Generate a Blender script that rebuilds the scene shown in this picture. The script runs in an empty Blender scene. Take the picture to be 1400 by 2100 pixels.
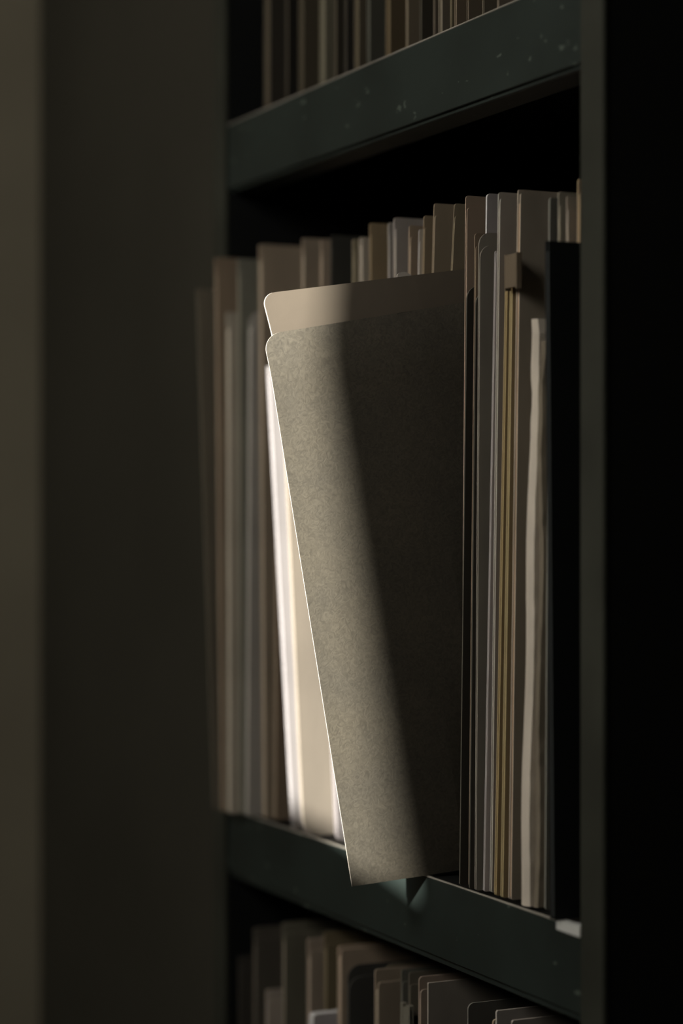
import bpy, bmesh, math, random
from mathutils import Vector, Matrix
random.seed(7)
SC = bpy.context.scene
COL = SC.collection

# ------------------------------------------------------------------ camera
FPX = 4400.0
HOR = 1040.0
PSI = math.atan2(2047.0, FPX)
CS, SN = math.cos(PSI), math.sin(PSI)
CAM = Vector((0.0, -0.4807, 0.1803))
cd = bpy.data.cameras.new('camera'); cam = bpy.data.objects.new('camera', cd); COL.objects.link(cam)
cam.location = CAM
cam.rotation_euler = Vector((-CS, SN, 0)).to_track_quat('-Z', 'Y').to_euler()
cd.sensor_fit = 'VERTICAL'; cd.sensor_height = 36.0; cd.sensor_width = 24.0
cd.lens = FPX / 2100 * 36
cd.shift_y = -(1050 - HOR) / 2100
cd.clip_start = 0.01
cd.dof.use_dof = True; cd.dof.focus_distance = 1.02; cd.dof.aperture_fstop = 3.5
SC.camera = cam

# ------------------------------------------------------------------ light and exposure
SC.view_settings.view_transform = 'Standard'; SC.view_settings.look = 'None'
SC.view_settings.exposure = 0.0; SC.view_settings.gamma = 1.0
w = bpy.data.worlds.new('world'); SC.world = w; w.use_nodes = True
w.node_tree.nodes['Background'].inputs[0].default_value = (0.75, 0.85, 0.95, 1)
w.node_tree.nodes['Background'].inputs[1].default_value = 0.012
SLOPE = 2.2                              # sun: metres along +y for each metre along -x
SUND = Vector((-1.0, SLOPE, -0.9))
sl = bpy.data.lights.new('sun', 'SUN'); so = bpy.data.objects.new('sun', sl); COL.objects.link(so)
sl.energy = 21.0; sl.angle = math.radians(0.8); sl.color = (1.0, 0.94, 0.86)
so.rotation_euler = SUND.to_track_quat('-Z', 'Y').to_euler(); so.location = (0.3, -3, 1.5)
al = bpy.data.lights.new('fill_light', 'AREA'); ao = bpy.data.objects.new('fill_light', al); COL.objects.link(ao)  # added fill light, no lamp known there
al.shape = 'RECTANGLE'; al.size = 0.6; al.size_y = 0.5; al.energy = 9.0; al.color = (1.0, 0.93, 0.84)
ao.location = (-0.72, -1.03, 0.75)
ao.rotation_euler = (Vector((-0.9, 0.0, 0.15)) - ao.location).to_track_quat('-Z', 'Y').to_euler()

# ------------------------------------------------------------------ pixel -> world helpers
def ray(u, v):
    r = (u - 700) / FPX
    return Vector((-CS + r * SN, SN + r * CS, -(v - HOR) / FPX))
def on_y(u, v, y):
    d = ray(u, v); return CAM + d * ((y - CAM.y) / d.y)
def x_at(u, y, z=None):
    return on_y(u, HOR, y).x
def on_plane(u, v, x0, ky, kz):      # x = x0 + ky*y + kz*z
    d = ray(u, v)
    t = (x0 + ky * CAM.y + kz * CAM.z - CAM.x) / (d.x - ky * d.y - kz * d.z)
    return CAM + d * t

# ------------------------------------------------------------------ materials
MATS = {}
def nodes(name):
    m = bpy.data.materials.new(name); m.use_nodes = True
    return m, m.node_tree, m.node_tree.nodes['Principled BSDF']
def noise_mix(nt, c1, c2, scale, detail=4, lo=0.35, hi=0.65, stretch=None):
    tc = nt.nodes.new('ShaderNodeTexCoord'); n = nt.nodes.new('ShaderNodeTexNoise')
    n.inputs['Scale'].default_value = scale; n.inputs['Detail'].default_value = detail
    if stretch:
        mp = nt.nodes.new('ShaderNodeMapping'); mp.inputs['Scale'].default_value = stretch
        nt.links.new(tc.outputs['Object'], mp.inputs[0]); nt.links.new(mp.outputs[0], n.inputs['Vector'])
    else:
        nt.links.new(tc.outputs['Object'], n.inputs['Vector'])
    r = nt.nodes.new('ShaderNodeValToRGB')
    r.color_ramp.elements[0].position = lo; r.color_ramp.elements[1].position = hi
    r.color_ramp.elements[0].color = (*c1, 1); r.color_ramp.elements[1].color = (*c2, 1)
    nt.links.new(n.outputs[0], r.inputs[0])
    return r.outputs[0], n.outputs[0]
def paper(c, var=0.10, rough=0.75):
    key = ('paper', c, var, rough)
    if key not in MATS:
        m, nt, b = nodes('paper')
        o, f = noise_mix(nt, tuple(x * (1 - var) for x in c), tuple(min(1, x * (1 + var)) for x in c), 45, 5, stretch=(1, 1, .35))
        nt.links.new(o, b.inputs['Base Color']); b.inputs['Roughness'].default_value = rough
        b.inputs['Specular IOR Level'].default_value = 0.25
        n2 = nt.nodes.new('ShaderNodeTexNoise'); n2.inputs['Scale'].default_value = 900
        bp = nt.nodes.new('ShaderNodeBump'); bp.inputs['Strength'].default_value = 0.12; bp.inputs['Distance'].default_value = 0.0004
        nt.links.new(n2.outputs[0], bp.inputs['Height']); nt.links.new(bp.outputs[0], b.inputs['Normal'])
        MATS[key] = m
    return MATS[key]
def two(c):
    """cut edges paler than the faces, with light caught there put into the colour"""
    return [paper(tuple(min(.8, x * 1.0) for x in c)), paper(tuple(min(.85, x * 2.2 + .02) for x in c), .05)]
def sheets(c):
    """cut edges of a bundle of sheets: fine lines across the thickness"""
    key = ('sheets', c)
    if key not in MATS:
        m, nt, b = nodes('paper_edges')
        o, f = noise_mix(nt, tuple(x * .72 for x in c), tuple(min(1, x * 1.12) for x in c), 900, 2, .38, .6, stretch=(1, .02, .01))
        nt.links.new(o, b.inputs['Base Color']); b.inputs['Roughness'].default_value = .85
        b.inputs['Specular IOR Level'].default_value = 0.15
        MATS[key] = m
    return MATS[key]
def board(c):
    """pressboard with curly fibres"""
    m, nt, b = nodes('pressboard')
    tc = nt.nodes.new('ShaderNodeTexCoord')
    n = nt.nodes.new('ShaderNodeTexNoise'); n.inputs['Scale'].default_value = 330; n.inputs['Detail'].default_value = 3
    n.inputs['Distortion'].default_value = 2.2
    n3 = nt.nodes.new('ShaderNodeTexNoise'); n3.inputs['Scale'].default_value = 28; n3.inputs['Detail'].default_value = 4
    for q in (n, n3): nt.links.new(tc.outputs['Object'], q.inputs['Vector'])
    r = nt.nodes.new('ShaderNodeValToRGB'); e = r.color_ramp.elements
    e[0].position = .3; e[0].color = (*[x * .78 for x in c], 1); e[1].position = .7; e[1].color = (*[x * 1.22 for x in c], 1)
    nt.links.new(n.outputs[0], r.inputs[0])
    r3 = nt.nodes.new('ShaderNodeValToRGB'); e = r3.color_ramp.elements
    e[0].position = .35; e[0].color = (.90, .90, .90, 1); e[1].position = .65; e[1].color = (1.06, 1.04, 1.0, 1)
    nt.links.new(n3.outputs[0], r3.inputs[0])
    mx = nt.nodes.new('ShaderNodeMix'); mx.data_type = 'RGBA'; mx.blend_type = 'MULTIPLY'; mx.inputs[0].default_value = 1
    nt.links.new(r.outputs[0], mx.inputs[6]); nt.links.new(r3.outputs[0], mx.inputs[7])
    nt.links.new(mx.outputs[2], b.inputs['Base Color'])
    bp = nt.nodes.new('ShaderNodeBump'); bp.inputs['Strength'].default_value = 0.35; bp.inputs['Distance'].default_value = 0.0003
    nt.links.new(n.outputs[0], bp.inputs['Height']); nt.links.new(bp.outputs[0], b.inputs['Normal'])
    b.inputs['Roughness'].default_value = .7; b.inputs['Specular IOR Level'].default_value = .3
    return m
def metal(name, c, rough=.42, chips=True):
    m, nt, b = nodes(name)
    o, f = noise_mix(nt, tuple(x * .8 for x in c), tuple(x * 1.2 for x in c), 18, 6)
    if chips:
        tc = nt.nodes.new('ShaderNodeTexCoord')
        n = nt.nodes.new('ShaderNodeTexNoise'); n.inputs['Scale'].default_value = 170; n.inputs['Detail'].default_value = 2
        mp = nt.nodes.new('ShaderNodeMapping'); mp.inputs['Scale'].default_value = (.6, 1, 1.0)
        nt.links.new(tc.outputs['Object'], mp.inputs[0]); nt.links.new(mp.outputs[0], n.inputs['Vector'])
        r = nt.nodes.new('ShaderNodeValToRGB'); e = r.color_ramp.elements
        e[0].position = .705; e[0].color = (0, 0, 0, 1); e[1].position = .72; e[1].color = (1, 1, 1, 1)
        nt.links.new(n.outputs[0], r.inputs[0])
        mx = nt.nodes.new('ShaderNodeMix'); mx.data_type = 'RGBA'
        nt.links.new(r.outputs[0], mx.inputs[0]); nt.links.new(o, mx.inputs[6]); mx.inputs[7].default_value = (c[0] * 3.5, c[1] * 3.2, c[2] * 3, 1)
        o = mx.outputs[2]
    nt.links.new(o, b.inputs['Base Color']); b.inputs['Roughness'].default_value = rough
    b.inputs['Specular IOR Level'].default_value = .35
    return m
def wallmat(name, c):
    m, nt, b = nodes(name)
    o, f = noise_mix(nt, tuple(x * .92 for x in c), tuple(x * 1.08 for x in c), 5, 5)
    nt.links.new(o, b.inputs['Base Color']); b.inputs['Roughness'].default_value = .9
    b.inputs['Specular IOR Level'].default_value = .1
    return m
M_GREEN = metal('dark_green_paint', (.022, .031, .028))
M_POST = metal('post_green_paint', (.038, .041, .032), .5, False)
M_BLACK = metal('shade_black', (.004, .005, .005), .6, False)  # shade of the bays put into the colour, not a second paint
M_LIP = metal('lit_rim_steel', (.40, .38, .33), .35, False)  # paler steel: light caught along the shelf rims put into the colour
M_GLINT = metal('painted_glint', (.85, .88, .84), .35, False)  # near-white stand-in for a glossy highlight on the shelf edge
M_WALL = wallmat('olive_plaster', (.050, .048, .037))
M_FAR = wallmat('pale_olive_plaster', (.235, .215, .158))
M_FLOOR = wallmat('dark_floor', (.03, .028, .025))

# ------------------------------------------------------------------ mesh helpers
def link(name, bm, mat, parent=None, smooth=False):
    bmesh.ops.recalc_face_normals(bm, faces=bm.faces)
    me = bpy.data.meshes.new(name); bm.to_mesh(me); bm.free()
    o = bpy.data.objects.new(name, me); COL.objects.link(o)
    for q in (mat if isinstance(mat, (list, tuple)) else [mat]): me.materials.append(q)
    if smooth:
        for p in me.polygons: p.use_smooth = True
    if parent is not None:
        o.parent = parent; p = parent; off = Vector()
        while p: off += p.location; p = p.parent
        me.transform(Matrix.Translation(-off))
    return o
def box(bm, x0, x1, y0, y1, z0, z1):
    r = bmesh.ops.create_cube(bm, size=1)
    bmesh.ops.scale(bm, vec=(x1 - x0, y1 - y0, z1 - z0), verts=r['verts'])
    bmesh.ops.translate(bm, vec=((x0 + x1) / 2, (y0 + y1) / 2, (z0 + z1) / 2), verts=r['verts'])
def bevel(bm, w=.001, n=2):
    bmesh.ops.bevel(bm, geom=bm.edges[:], offset=w, segments=n, affect='EDGES')
def thing(name, loc, label, cat, group=None):
    o = bpy.data.objects.new(name, None); o.empty_display_size = .02; COL.objects.link(o)
    o.location = loc; tag(o, label, cat, group); return o
def tag(o, label=None, cat=None, group=None, kind=None):
    if label: o['label'] = label
    if cat: o['category'] = cat
    if group: o['group'] = group
    if kind: o['kind'] = kind
def outline(B, T, D, rt=0.004, rb=0.0, jag=None, h0=0, h1=None, s0=0):
    """corners -> list of 3-D points; h along B->T, s along D. rt, rb: radii of the free corners"""
    U = T - B; H = U.length; U.normalize(); L = D.length; Dn = D.normalized()
    h1 = H if h1 is None else h1
    pts = []
    def P(s, h): return B + Dn * s + U * h
    if rb > 0:
        for k in range(7):
            a = math.pi / 2 * k / 6
            pts.append(P(s0 + rb - rb * math.sin(a), h0 + rb - rb * math.cos(a)))
    else: pts.append(P(s0, h0))
    if jag:
        for (s, h) in jag: pts.append(P(s, h * H))
    if rt > 0:
        for k in range(7):
            a = math.pi / 2 * k / 6
            pts.append(P(s0 + rt - rt * math.cos(a), h1 - rt + rt * math.sin(a)))
    else: pts.append(P(s0, h1))
    pts.append(P(L, h1)); pts.append(P(L, h0))
    return pts
def slab(bm, pts, off, edge=False):
    """polygon pts extruded by vector off"""
    a = [bm.verts.new(p) for p in pts]; b = [bm.verts.new(p + off) for p in pts]
    bm.faces.new(a); bm.faces.new(b[::-1])
    n = len(a)
    for i in range(n):
        j = (i + 1) % n
        f = bm.faces.new((a[j], a[i], b[i], b[j]))
        if edge: f.material_index = 1

# ------------------------------------------------------------------ setting
def struct(name, mat, *bx):
    bm = bmesh.new()
    for b in bx: box(bm, *b)
    o = link(name, bm, mat); tag(o, kind='structure'); return o
FARX = x_at(82, 0.0)
FZ, CZ = -1.05, 1.75
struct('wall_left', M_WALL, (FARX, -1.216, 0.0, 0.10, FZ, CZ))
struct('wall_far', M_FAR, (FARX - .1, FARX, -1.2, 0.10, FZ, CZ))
struct('wall_back', M_WALL, (-1.216, 2.0, 0.36, 0.46, FZ, CZ))
struct('floor', M_FLOOR, (FARX - .1, 2.0, -1.2, 0.46, FZ - .1, FZ))
struct('ceiling', M_WALL, (FARX - .1, 2.0, -1.2, 0.46, CZ, CZ + .1))
# opposite wall, unseen; its narrow opening is added to trim the sunbeam
YW = -1.06
def slot_x(x, y=0.0): return x + (y - YW) / SLOPE
def slot_z(z, y=0.0): return z + (y - YW) * .9 / SLOPE
WX0 = slot_x(-1.108)
WZ0, WZR = slot_z(.010), slot_z(-.023)
WZ1 = slot_z(.272) + .06 * .9 / SLOPE
def slot_edge(z): return slot_x(-.941 - .050 * (z - slot_z(0))) + .06 / SLOPE      # leans to slant the shadow line on the folder
XJ0, XJ1 = slot_edge(WZR), slot_edge(WZ1)
bm = bmesh.new()
for poly in (((FARX, FZ), (WX0, FZ), (WX0, CZ), (FARX, CZ)), ((XJ0, WZR), (XJ0, FZ), (2, FZ), (2, CZ), (XJ1, CZ), (XJ1, WZ1)),
             ((WX0, FZ), (XJ0, FZ), (XJ0, WZR), (WX0, WZ0)), ((WX0, WZ1), (XJ1, WZ1), (XJ1, CZ), (WX0, CZ))):
    slab(bm, [Vector((x, YW, z)) for x, z in poly], Vector((0, -.06, 0)))
tag(link('unseen_wall_right', bm, M_WALL), kind='structure')
bm = bmesh.new(); q = .018
for poly in (((WX0 - q, WZ0 - q), (WX0, WZ0 - q), (WX0, WZ1 + q), (WX0 - q, WZ1 + q)), ((XJ0, WZR - q), (XJ0 + q, WZR - q), (XJ1 + q, WZ1 + q), (XJ1, WZ1 + q)),
             ((WX0, WZ0 - q), (XJ0, WZR - q), (XJ0, WZR), (WX0, WZ0)), ((WX0, WZ1), (XJ1, WZ1), (XJ1, WZ1 + q), (WX0, WZ1 + q))):
    slab(bm, [Vector((x, YW, z)) for x, z in poly], Vector((0, .012, 0)))
tag(link('added_sun_slot_frame', bm, M_FAR), kind='structure')

# ------------------------------------------------------------------ shelving unit
XL, XR = -1.195, -.7885                 # clear bay
XP0, XP1 = -1.213, -.7695               # outer faces of the posts
BT, SH = 0.4098, 0.0375                 # shelf pitch, fascia height
DEP = 0.30
unit = thing('shelving_unit', (XL, 0.15, FZ), 'dark green painted metal shelving unit packed with paper files', 'shelf')
for (a, b) in ((XP0, XL), (XR, XP1)):
    bm = bmesh.new(); box(bm, a, b, -.0015, .0005, FZ, 1.35); bevel(bm, .0005)
    link('post', bm, M_POST, unit)
for (a, b) in ((XP0 + .0005, XL), (XR, XP1 - .0005)):
    bm = bmesh.new(); box(bm, a, b, .0006, DEP, FZ, 1.35); link('side_panel', bm, M_BLACK, unit)
bm = bmesh.new(); box(bm, XP0, XP1, DEP, DEP + .004, FZ, 1.35); link('back_panel', bm, M_BLACK, unit)
for k in (-2, -1, 0, 1, 2):
    z = k * BT
    bm = bmesh.new(); box(bm, XL, XR, .002, DEP, z - .003, z - .0006); sh = link('shelf_board', bm, M_BLACK, unit)
    bm = bmesh.new(); box(bm, XL + .0004, XR - .0004, 0, .0018, z - SH - (.0015 if k > 0 else 0), z - .0008)
    box(bm, XL + .0004, XR - .0004, .003, .020, z - SH - .0036, z - SH - .0016)      # folded return under the fascia
    box(bm, XL + .0004, XR - .0004, .0018, .003, z - SH - .0034, z - .003)
    bevel(bm, .0003, 1)
    link('fascia', bm, M_GREEN, sh)
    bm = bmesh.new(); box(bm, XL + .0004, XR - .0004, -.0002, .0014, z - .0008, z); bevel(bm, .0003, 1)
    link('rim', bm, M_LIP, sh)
    if k == 0:
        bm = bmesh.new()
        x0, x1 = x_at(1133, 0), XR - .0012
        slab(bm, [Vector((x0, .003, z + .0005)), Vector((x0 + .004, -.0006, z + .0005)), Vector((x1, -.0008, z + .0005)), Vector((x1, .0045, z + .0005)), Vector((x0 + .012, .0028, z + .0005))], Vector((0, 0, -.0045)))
        link('highlight_patch', bm, M_GLINT, sh)['label'] = 'painted highlight on the shelf edge'

# ------------------------------------------------------------------ files
def y_for(u, x):
    d = ray(u, HOR); return CAM.y + d.y * (x - CAM.x) / d.x
def u_for(x, y):
    v = Vector((x - CAM.x, y - CAM.y)); return 700 + FPX * (v.x * SN + v.y * CS) / (-v.x * CS + v.y * SN)
def fl(uT, vT, uB, w, c, label, z0=0.0, yb=.006, yt=None, kind='folder', rt=.0015, rb=.001, inner=None, depth=.215,
       name=None, group='paper files standing on the middle shelf', sheet=None, jag=None, cat=None, zb=None, twist=0, step=.006):
    """a file: uT,vT = pixel of its free top corner, uB = pixel column of its front edge at the shelf"""
    w *= .001
    yt = yb if yt is None else yt
    zb = z0 + .0008 if zb is None else zb
    T = on_y(uT, vT, yt); B = Vector((x_at(uB, yb), yb, zb))
    if w > .0011:
        T.x += w; B.x += w
    D = Vector((twist, 1, 0)) * depth
    D.y -= max(0, yb + depth - .292)
    NX = Vector((-1, 0, 0))
    nm = name or ('file_folder' if kind == 'folder' else 'paper_sheet')
    ct = cat or ('folder' if kind == 'folder' else 'paper')
    if kind == 'sheet':
        bm = bmesh.new(); slab(bm, outline(B, T, D, rt, rb, jag), NX * w, True)
        o = link(nm, bm, two(c)); tag(o, label, ct, group)
        o.location = B; o.data.transform(Matrix.Translation(-B))
        return o
    root = thing(nm, B, label, ct, group)
    t = min(.0006, w * .22)
    H = (T - B).length
    bm = bmesh.new(); slab(bm, outline(B, T, D, rt, rb, jag, h1=H - step), NX * t, True); link('front_cover', bm, two(c), root)
    bm = bmesh.new(); slab(bm, [p + NX * (w - t) for p in outline(B, T, D, rt, rb, jag)], NX * t, True); link('back_cover', bm, two(c), root)
    ic = tuple(min(.9, x * 1.3) for x in (inner or (.55, .48, .38)))
    bm = bmesh.new()
    slab(bm, [p + NX * (t + .00005) for p in outline(B, T, D, .001, .001, None, h0=.0006, h1=H - step - .004, s0=.0005)], NX * (w - 2 * t - .0001))
    link('paper_stack', bm, sheets(ic), root)
    return root

TAN = (.42, .33, .23); BRN = (.26, .20, .14); GRY = (.34, .32, .29); LAV = (.42, .39, .38); OLV = (.24, .21, .14)
DRK = (.045, .045, .038); CRM = (.62, .57, .48); WHT = (.27, .258, .255); GRN = (.20, .20, .16); BLK = (.008, .010, .010)
GOLD = (.42, .31, .16)
# --- left end
fl(402, 592, 437, 2.2, (.14, .125, .095), 'dark brown file tipping out of the shelf, furthest left of the middle row', yb=y_for(437, -1.188), yt=y_for(402, -1.183), kind='folder', inner=(.12, .11, .09))
fl(440, 528, 452, 3.2, BRN, 'blurred dark brown folder, tall, second from the left end of the middle shelf', yb=y_for(452, -1.179), yt=y_for(440, -1.177))
fl(464, 640, 466, 4.5, (.42, .38, .31), 'short pale grey brown file in front of the two tall left-hand folders', yb=y_for(466, -1.170), yt=y_for(464, -1.170), inner=(.62, .56, .46))
fl(487, 530, 491, 3.0, GRN, 'tall grey green folder beside the leftmost brown folder', yb=y_for(491, -1.164), yt=y_for(487, -1.163))
fl(510, 638, 503, 3.5, (.40, .38, .34), 'short pale grey folder with rounded top left of the wide brown folder', yb=y_for(503, -1.156), yt=y_for(510, -1.156), rt=.008, inner=(.62, .59, .52))
fl(530, 501, 538, 4.5, (.33, .27, .20), 'wide blurred brown folder just above left of the pulled-out folder', yb=y_for(538, -1.144), yt=y_for(530, -1.144), inner=(.50, .43, .33))
fl(566, 640, 561, 3.0, BRN, 'brown folder partly hidden between the wide brown one and the white sheets', yb=.004, yt=.0)
fl(546, 750, 597, 3.2, WHT, 'bright white sheets leaning out behind the pulled-out folder', yb=-.001, yt=-.019, kind='folder', inner=(.17, .165, .18), name='paper_stack', cat='papers', step=.001)
fl(572, 690, 619, 2.6, (.195, .172, .138), 'sunlit cream folder with rounded bottom corner behind the pulled-out folder', yb=-.006, yt=-.022, kind='folder', rb=.010, rt=.008, inner=(.20, .18, .16), step=.004)
fl(640, 660, 686, 4.0, (.14, .13, .128), 'grey white bundle right of the sunlit cream folder', yb=.004, yt=-.006, rb=.004, kind='folder', inner=(.13, .12, .12))
fl(619, 488, 607, 3.4, (.30, .25, .19), 'blurred brown file with tall top behind the tab of the pulled-out folder', yb=.004, yt=.010)
fl(657, 491, 645, 2.8, (.36, .29, .22), 'narrow pinkish tan file left of the black file', yb=.006, yt=.010, kind='folder')
fl(678, 482, 668, 1.8, DRK, 'near-black file standing behind the raised tab', yb=.010, yt=.012, inner=(.05, .05, .045))
fl(722, 490, 728, 2.5, OLV, 'olive narrow file right of the black file', yb=.006, yt=.010)
fl(736, 486, 742, 4.0, (.38, .34, .28), 'stack of pale sheets right of the black file', yb=.006, yt=.010, inner=(.40, .36, .30), name='paper_stack', cat='papers', step=.001)
fl(757, 457, 764, 2.0, (.27, .21, .13), 'dark brown folder with wide face above the middle of the tab', yb=.006, yt=.008)
fl(795, 456, 800, 1.8, GRY, 'thin grey green file left of the wide grey folder', yb=.006, yt=.008)
fl(807, 446, 806, 2.6, (.36, .33, .30), 'wide grey folder above the clear sticker of the tab', yb=.006, yt=.008)
fl(838, 462, 824, 2.2, (.33, .26, .19), 'short brown folder in front of the wide grey folder', yb=.004, yt=.005)
fl(858, 470, 833, 1.5, (.58, .53, .44), 'narrow cream file between two brown folders', yb=.003, yt=.004, kind='folder')
fl(868, 442, 845, 1.6, (.30, .24, .16), 'brown folder with pale edge right of the narrow cream file', yb=.004, yt=.006)
fl(889, 417, 854, 1.8, (.34, .28, .20), 'broad brown folder, first of the sharp ones left of the raised tab end', yb=.004, yt=.006, inner=(.42, .36, .28))
fl(931, 417, 865, 1.5, (.27, .23, .16), 'thin dark brown folder with a bright tan edge', yb=.004, yt=.006, inner=(.60, .48, .33))
# --- right of the main folder
fl(954, 401, 944, 2.0, (.36, .28, .21), 'tan brown folder directly right of the pulled-out folder', yb=.006, yt=.003, inner=(.44, .34, .25))
DPB = (.050, .046, .036)
fl(958, 586, 943, 1.0, DPB, 'low dark pressboard cover touching the pulled-out folder', yb=.0, yt=.001, kind='sheet', rt=.006, name='file_folder', cat='folder')
fl(973, 478, 960, 1.4, (.26, .20, .14), 'pair of short thin brown folders at the corner of the pulled-out folder', yb=.003, yt=.001, inner=(.5, .4, .3))
fl(976, 597, 963, 1.0, DPB, 'low dark pressboard cover under the pair of short brown folders', yb=-.0005, yt=.0, kind='sheet', rt=.006, name='file_folder', cat='folder')
fl(981, 476, 973, 1.6, (.27, .25, .21), 'shorter grey folder with rounded top corner and dark lower part', yb=.0, yt=-.001, rt=.006, inner=(.3, .27, .22))
fl(996, 397, 978, 1.2, LAV, 'thin lavender grey folder standing behind the shorter rounded grey one', yb=.003, yt=.004, kind='sheet', rt=.002)
fl(1014, 514, 990, 1.4, (.60, .54, .50), 'long narrow pinkish white sheets', yb=.002, yt=.002, kind='folder', name='paper_stack', cat='papers', inner=(.62, .56, .52), rt=.001, step=.001)
fl(1021, 394, 1004, 2.0, (.44, .39, .33), 'pale beige folder left of the tan folders', yb=.004, yt=.001, inner=(.5, .44, .37), step=.003)
fl(1036, 560, 1013, 2.0, GOLD, 'tan yellow folder under the brown clasp, left of two', yb=.002, yt=.003, inner=GOLD, step=.002)
fl(1046, 560, 1026, 2.2, (.44, .33, .18), 'tan yellow folder under the brown clasp, right of two', yb=.002, yt=.003, inner=GOLD, step=.002)
fl(1061, 389, 1042, 2.8, (.34, .30, .24), 'tall folder with orange brown edge and wide dark grey face', yb=.003, yt=.004, inner=(.50, .33, .20), step=.002, rt=.001)
fl(1127, 405, u_for(-.8285, .005), 1.0, (.14, .14, .12), 'dark folder seen above the black folder, left of four', yb=.005, yt=.005, kind='sheet')
fl(1144, 393, u_for(-.8255, .008), 1.6, (.30, .28, .22), 'pale edged grey folder above the black folder, second of four', yb=.008, yt=.008)
fl(1161, 402, u_for(-.8210, .010), 1.6, (.36, .32, .26), 'pale crumpled-edge folder above the black folder, third of four', yb=.010, yt=.010)
fl(1184, 367, u_for(-.8160, .012), 2.0, (.40, .30, .19), 'tallest tan folder against the right post', yb=.012, yt=.014, inner=(.42, .30, .17))
# brown clasp slipped over the two tan folders
bm = bmesh.new()
a = on_y(1034, 522, -.001); b = on_y(1033, 597, -.001)
c2 = on_y(1059, 524, -.001)
H = a.z - b.z
box(bm, a.x, a.x + .0009, -.0012, .0018, b.z, a.z)
box(bm, c2.x - .0009, c2.x, -.0012, .0018, b.z, a.z)
box(bm, a.x + .0009, c2.x - .0009, -.0012, -.0002, b.z + H * .06, a.z - H * .03)
bevel(bm, .0002, 1)
o = link('paper_clasp', bm, paper((.20, .16, .11))); tag(o, 'small brown clasp folded around the tops of two tan folders', 'clasp')

# ragged pale bundle and its neighbour next to the black folder
def ragged(uT, vT, uB, w, c, label, yb, yt, seed, name='paper_bundle'):
    rnd = random.Random(seed); w *= .001
    T = on_y(uT, vT, yt); B = Vector((x_at(uB, yb), yb, .0008))
    bm = bmesh.new(); n = 40; rows = []
    for i in range(n + 1):
        f = i / n
        p = B.lerp(T, f)
        l = .0007 * math.sin(f * 9 + seed) * f + rnd.uniform(-.0002, .0002) * f
        ww = w * (1 - .12 * f) + rnd.uniform(-.00025, .00025)
        if f > .93: ww *= 1 - (f - .93) * 3; l += (f - .93) * .012
        if f > .80: l += .0006 * math.sin(f * 60)
        yy = .0006 * math.sin(f * 14 + 2 * seed)
        rows.append([bm.verts.new((p.x + l, p.y + yy, p.z)), bm.verts.new((p.x + l + ww * .45, p.y + yy - .0007, p.z)),
                     bm.verts.new((p.x + l + ww, p.y + yy + .0008, p.z)), bm.verts.new((p.x + l + ww, p.y + .19, p.z)), bm.verts.new((p.x + l, p.y + .19, p.z))])
    for r0, r1 in zip(rows, rows[1:]):
        for k in range(5):
            j = (k + 1) % 5; bm.faces.new((r0[k], r0[j], r1[j], r1[k]))
    bm.faces.new(rows[0]); bm.faces.new(rows[-1][::-1])
    o = link(name, bm, paper(c, .14)); tag(o, label, 'papers', 'paper files standing on the middle shelf')
    o.location = B; o.data.transform(Matrix.Translation(-B)); return o
ragged(1089, 655, 1067, 6.2, (.78, .71, .60), 'pale ragged paper bundle left of the black folder', .001, .002, 1)
ragged(1108, 700, u_for(-.8366, .004), 2.0, (.36, .31, .23), 'crumpled brown paper squeezed between the pale bundle and black folder', .004, .003, 3)

# black folder by the post
fl(1117, 494, 1128, 3.4, BLK, 'matt black folder with dark grey front edge beside the right post', yb=-.004, yt=-.004, rt=.0005, rb=.0005, inner=(.03, .034, .034), name='black_folder', step=.0003)

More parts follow.
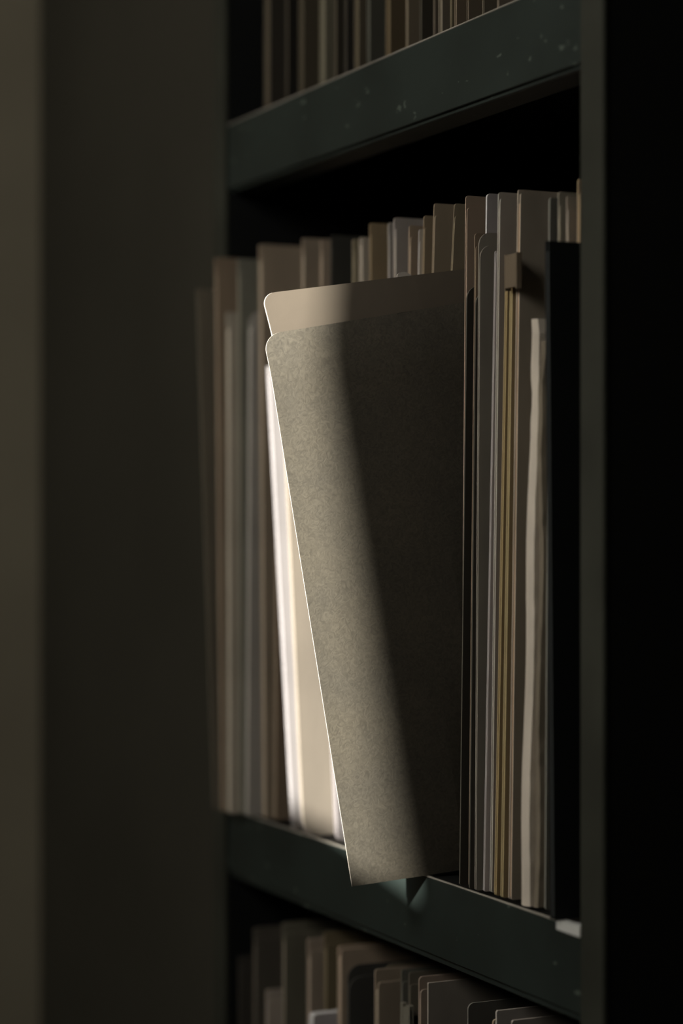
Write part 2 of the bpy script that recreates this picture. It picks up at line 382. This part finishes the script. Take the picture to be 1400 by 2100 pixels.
# ------------------------------------------------------------------ the pulled-out folder
KY, KZ, X0 = .20, .060, -.9290
M_BOARD = board((.070, .064, .049))
M_TAB = paper((.088, .074, .055), .06)
def leaf(name, quad, rad, thick, mat, parent, curl=None, dx=0.0, cuts=36, toff=0.0):
    """quad: BL, TL, TR, BR in 3-D; rounded BL / TL; finely cut so it can bend"""
    BL, TL, TR, BR = quad
    def P(s, h): return (BL * (1 - s) + BR * s) * (1 - h) + (TL * (1 - s) + TR * s) * h
    Hh = (TL - BL).length; W = (TR - TL).length
    rs, rh = rad[1] / W, rad[1] / Hh; bs, bh = rad[0] / W, rad[0] / Hh
    bm = bmesh.new(); n = cuts; m = 14; rows = []
    hs = sorted(set([i / n for i in range(n + 1)] + [1 - rh + rh * math.sin(math.pi / 2 * k / 8) for k in range(9)] + [bh - bh * math.sin(math.pi / 2 * k / 8) for k in range(9)]))
    hs2 = [hs[0]]
    for h in hs[1:]:
        if h - hs2[-1] > 1e-5: hs2.append(h)
    for h in hs2:
        s0 = 0
        if h > 1 - rh: q = (h - (1 - rh)) / rh; s0 = rs * (1 - math.sqrt(max(0, 1 - q * q)))
        if bh > 0 and h < bh: q = (bh - h) / bh; s0 = bs * (1 - math.sqrt(max(0, 1 - q * q)))
        row = []
        for j in range(m + 1):
            s = s0 + (1 - s0) * j / m
            p = P(s, h); p.x += dx
            if curl: p.x += curl(s, h)
            p.x -= KY * max(0, p.y - .015) * .9
            row.append(p)
        rows.append(row)
    off = Vector((-thick, 0, 0))
    A = [[bm.verts.new(p) for p in r] for r in rows]; Bk = [[bm.verts.new(p + off) for p in r] for r in rows]
    R = len(rows)
    for i in range(R - 1):
        for j in range(m):
            bm.faces.new((A[i][j], A[i][j + 1], A[i + 1][j + 1], A[i + 1][j]))
            bm.faces.new((Bk[i][j], Bk[i + 1][j], Bk[i + 1][j + 1], Bk[i][j + 1]))
    ed = []
    for i in range(R - 1):
        ed.append(bm.faces.new((A[i][0], A[i + 1][0], Bk[i + 1][0], Bk[i][0]))); ed.append(bm.faces.new((A[i][m], Bk[i][m], Bk[i + 1][m], A[i + 1][m])))
    for j in range(m):
        ed.append(bm.faces.new((A[0][j], Bk[0][j], Bk[0][j + 1], A[0][j + 1]))); ed.append(bm.faces.new((A[R - 1][j], A[R - 1][j + 1], Bk[R - 1][j + 1], Bk[R - 1][j])))
    for f in ed: f.material_index = 1
    return link(name, bm, mat, parent)
TH_F = .0006
M_CORE_LIT = paper((.40, .37, .32), .04)  # pale card core, brightened with the light its cut edges catch
def op(u, v, dx=0): return on_plane(u, v, X0 + dx, KY, KZ)
BL = op(722, 1818); TL = op(543, 686); TR = op(952, 620)
top = (TR - TL).normalized(); TRf = TL + top * .205
BRf = Vector((0, BL.y + .205, .015)); BRf.x = X0 + KY * BRf.y + KZ * BRf.z
folder = thing('pulled_out_folder', (X0, 0, .001), 'olive brown pressboard folder pulled halfway out of the middle shelf, half in sunlight', 'folder')
def twist(s, h): return (.18 * h - .09) * .205 * min(s, .33)
leaf('front_cover', (BL, TL, TRf, BRf), (0, .0085), TH_F, [M_BOARD, M_CORE_LIT], folder,
     curl=lambda s, h: -.003 * max(0, (h - .90) / .10) ** 2 + twist(s, h))['label'] = 'grainy olive brown front cover'
BO = -.0042
tTL = op(547, 600, BO); tTR = op(951, 552, BO); bBL = op(736, 1804, BO)
t2 = (tTR - tTL).normalized(); tTRf = tTL + t2 * .203
bBR = Vector((0, bBL.y + .200, .016)); bBR.x = X0 + BO + KY * bBR.y + KZ * bBR.z
leaf('back_cover', (bBL, tTL, tTRf, bBR), (0, .0062), .0012, [M_TAB, M_CORE_LIT], folder,
     curl=lambda s, h: -.0062 * max(0, (h - .90) / .10) ** 1.3 + twist(s, h))['label'] = 'taller smooth tan back cover'
# clear sticker peeping over the tab
bm = bmesh.new()
s = op(829, 562, BO - .0085)
for dxx, hh, rr in ((0, 0, .0028), (.0, -.001, .0032)):
    pts = [Vector((s.x, s.y + rr * 1.4 * math.cos(a) , s.z - .0012 + rr * .8 * math.sin(a))) for a in [math.pi * 2 * k / 16 for k in range(16)]]
    slab(bm, pts, Vector((-.0006, 0, 0)))
    break
link('sticker', bm, paper((.6, .56, .5)), folder)['label'] = 'pale sticker behind the top edge'
# sheets held inside
q = [op(742, 1804, -.0018), op(588, 800, -.0018)]
qr = q[1] + top * .185; qb = Vector((0, q[0].y + .185, .018)); qb.x = X0 - .0018 + KY * qb.y + KZ * qb.z
leaf('paper_stack', (q[0], q[1], qr, qb), (0, .001), .0018, [paper((.45, .42, .36)), sheets((.5, .47, .4))], folder, curl=lambda s, h: twist(s * .9 + .09, h * .87 + .01))

# ------------------------------------------------------------------ lower shelf files
LZ = -BT
G2 = 'paper files standing on the lower shelf'
def lo(u, v, w, c, label, **k):
    k.setdefault('yb', .010)
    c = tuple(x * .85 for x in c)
    return fl(u, v, u - 2, w, c, label, z0=LZ, group=G2, **k)
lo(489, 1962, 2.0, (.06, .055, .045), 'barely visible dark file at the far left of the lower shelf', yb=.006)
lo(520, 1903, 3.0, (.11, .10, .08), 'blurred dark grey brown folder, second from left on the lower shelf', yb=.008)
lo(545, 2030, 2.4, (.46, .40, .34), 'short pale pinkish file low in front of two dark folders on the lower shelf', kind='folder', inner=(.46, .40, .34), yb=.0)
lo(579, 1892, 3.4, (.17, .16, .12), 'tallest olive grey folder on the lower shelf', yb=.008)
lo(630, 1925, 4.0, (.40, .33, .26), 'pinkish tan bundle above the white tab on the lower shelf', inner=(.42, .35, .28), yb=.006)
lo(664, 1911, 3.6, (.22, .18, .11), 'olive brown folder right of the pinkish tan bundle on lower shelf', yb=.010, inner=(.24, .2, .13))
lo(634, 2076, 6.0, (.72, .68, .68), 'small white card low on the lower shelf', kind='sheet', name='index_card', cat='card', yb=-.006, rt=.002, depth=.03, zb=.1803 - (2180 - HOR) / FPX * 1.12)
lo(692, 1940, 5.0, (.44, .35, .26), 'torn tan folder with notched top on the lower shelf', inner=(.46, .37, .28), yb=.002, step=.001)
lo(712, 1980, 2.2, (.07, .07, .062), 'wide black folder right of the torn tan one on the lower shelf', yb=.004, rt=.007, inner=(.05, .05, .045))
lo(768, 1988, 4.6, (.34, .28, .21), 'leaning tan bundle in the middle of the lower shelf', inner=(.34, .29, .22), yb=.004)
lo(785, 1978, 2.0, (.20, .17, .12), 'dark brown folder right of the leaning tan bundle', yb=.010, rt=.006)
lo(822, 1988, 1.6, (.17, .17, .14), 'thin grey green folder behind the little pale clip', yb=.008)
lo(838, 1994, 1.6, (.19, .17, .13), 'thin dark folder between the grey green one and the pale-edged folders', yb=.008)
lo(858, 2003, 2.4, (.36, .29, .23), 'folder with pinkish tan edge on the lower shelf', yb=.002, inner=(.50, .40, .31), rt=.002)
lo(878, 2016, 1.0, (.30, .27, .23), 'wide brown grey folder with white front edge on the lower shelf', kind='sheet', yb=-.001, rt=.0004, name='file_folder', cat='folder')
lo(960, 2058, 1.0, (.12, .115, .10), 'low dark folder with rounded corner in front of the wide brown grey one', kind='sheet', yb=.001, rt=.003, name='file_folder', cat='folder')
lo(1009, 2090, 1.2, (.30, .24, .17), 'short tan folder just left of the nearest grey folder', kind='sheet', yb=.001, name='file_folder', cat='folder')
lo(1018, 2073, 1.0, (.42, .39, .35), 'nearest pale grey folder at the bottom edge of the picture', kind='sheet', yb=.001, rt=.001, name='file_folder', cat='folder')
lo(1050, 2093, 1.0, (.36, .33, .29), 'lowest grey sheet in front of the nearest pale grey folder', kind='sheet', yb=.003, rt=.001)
# little clip on the thin folders
bm = bmesh.new(); a = on_y(820, 2055, .004); c2 = on_y(838, 2055, .004)
box(bm, a.x, a.x + .0025, .004, .007, a.z - .03, a.z); box(bm, c2.x - .0035, c2.x, .004, .007, a.z - .03, a.z); box(bm, a.x, c2.x, .0045, .006, a.z - .032, a.z - .002)
bevel(bm, .0003, 1)
tag(link('paper_clip', bm, paper((.20, .19, .15))), 'small pale clip holding thin folders on the lower shelf', 'clip')

# ------------------------------------------------------------------ upper shelf files
G3 = 'paper files standing on the upper shelf'
def up(u, w, c, label, **k):
    k.setdefault('yb', .008)
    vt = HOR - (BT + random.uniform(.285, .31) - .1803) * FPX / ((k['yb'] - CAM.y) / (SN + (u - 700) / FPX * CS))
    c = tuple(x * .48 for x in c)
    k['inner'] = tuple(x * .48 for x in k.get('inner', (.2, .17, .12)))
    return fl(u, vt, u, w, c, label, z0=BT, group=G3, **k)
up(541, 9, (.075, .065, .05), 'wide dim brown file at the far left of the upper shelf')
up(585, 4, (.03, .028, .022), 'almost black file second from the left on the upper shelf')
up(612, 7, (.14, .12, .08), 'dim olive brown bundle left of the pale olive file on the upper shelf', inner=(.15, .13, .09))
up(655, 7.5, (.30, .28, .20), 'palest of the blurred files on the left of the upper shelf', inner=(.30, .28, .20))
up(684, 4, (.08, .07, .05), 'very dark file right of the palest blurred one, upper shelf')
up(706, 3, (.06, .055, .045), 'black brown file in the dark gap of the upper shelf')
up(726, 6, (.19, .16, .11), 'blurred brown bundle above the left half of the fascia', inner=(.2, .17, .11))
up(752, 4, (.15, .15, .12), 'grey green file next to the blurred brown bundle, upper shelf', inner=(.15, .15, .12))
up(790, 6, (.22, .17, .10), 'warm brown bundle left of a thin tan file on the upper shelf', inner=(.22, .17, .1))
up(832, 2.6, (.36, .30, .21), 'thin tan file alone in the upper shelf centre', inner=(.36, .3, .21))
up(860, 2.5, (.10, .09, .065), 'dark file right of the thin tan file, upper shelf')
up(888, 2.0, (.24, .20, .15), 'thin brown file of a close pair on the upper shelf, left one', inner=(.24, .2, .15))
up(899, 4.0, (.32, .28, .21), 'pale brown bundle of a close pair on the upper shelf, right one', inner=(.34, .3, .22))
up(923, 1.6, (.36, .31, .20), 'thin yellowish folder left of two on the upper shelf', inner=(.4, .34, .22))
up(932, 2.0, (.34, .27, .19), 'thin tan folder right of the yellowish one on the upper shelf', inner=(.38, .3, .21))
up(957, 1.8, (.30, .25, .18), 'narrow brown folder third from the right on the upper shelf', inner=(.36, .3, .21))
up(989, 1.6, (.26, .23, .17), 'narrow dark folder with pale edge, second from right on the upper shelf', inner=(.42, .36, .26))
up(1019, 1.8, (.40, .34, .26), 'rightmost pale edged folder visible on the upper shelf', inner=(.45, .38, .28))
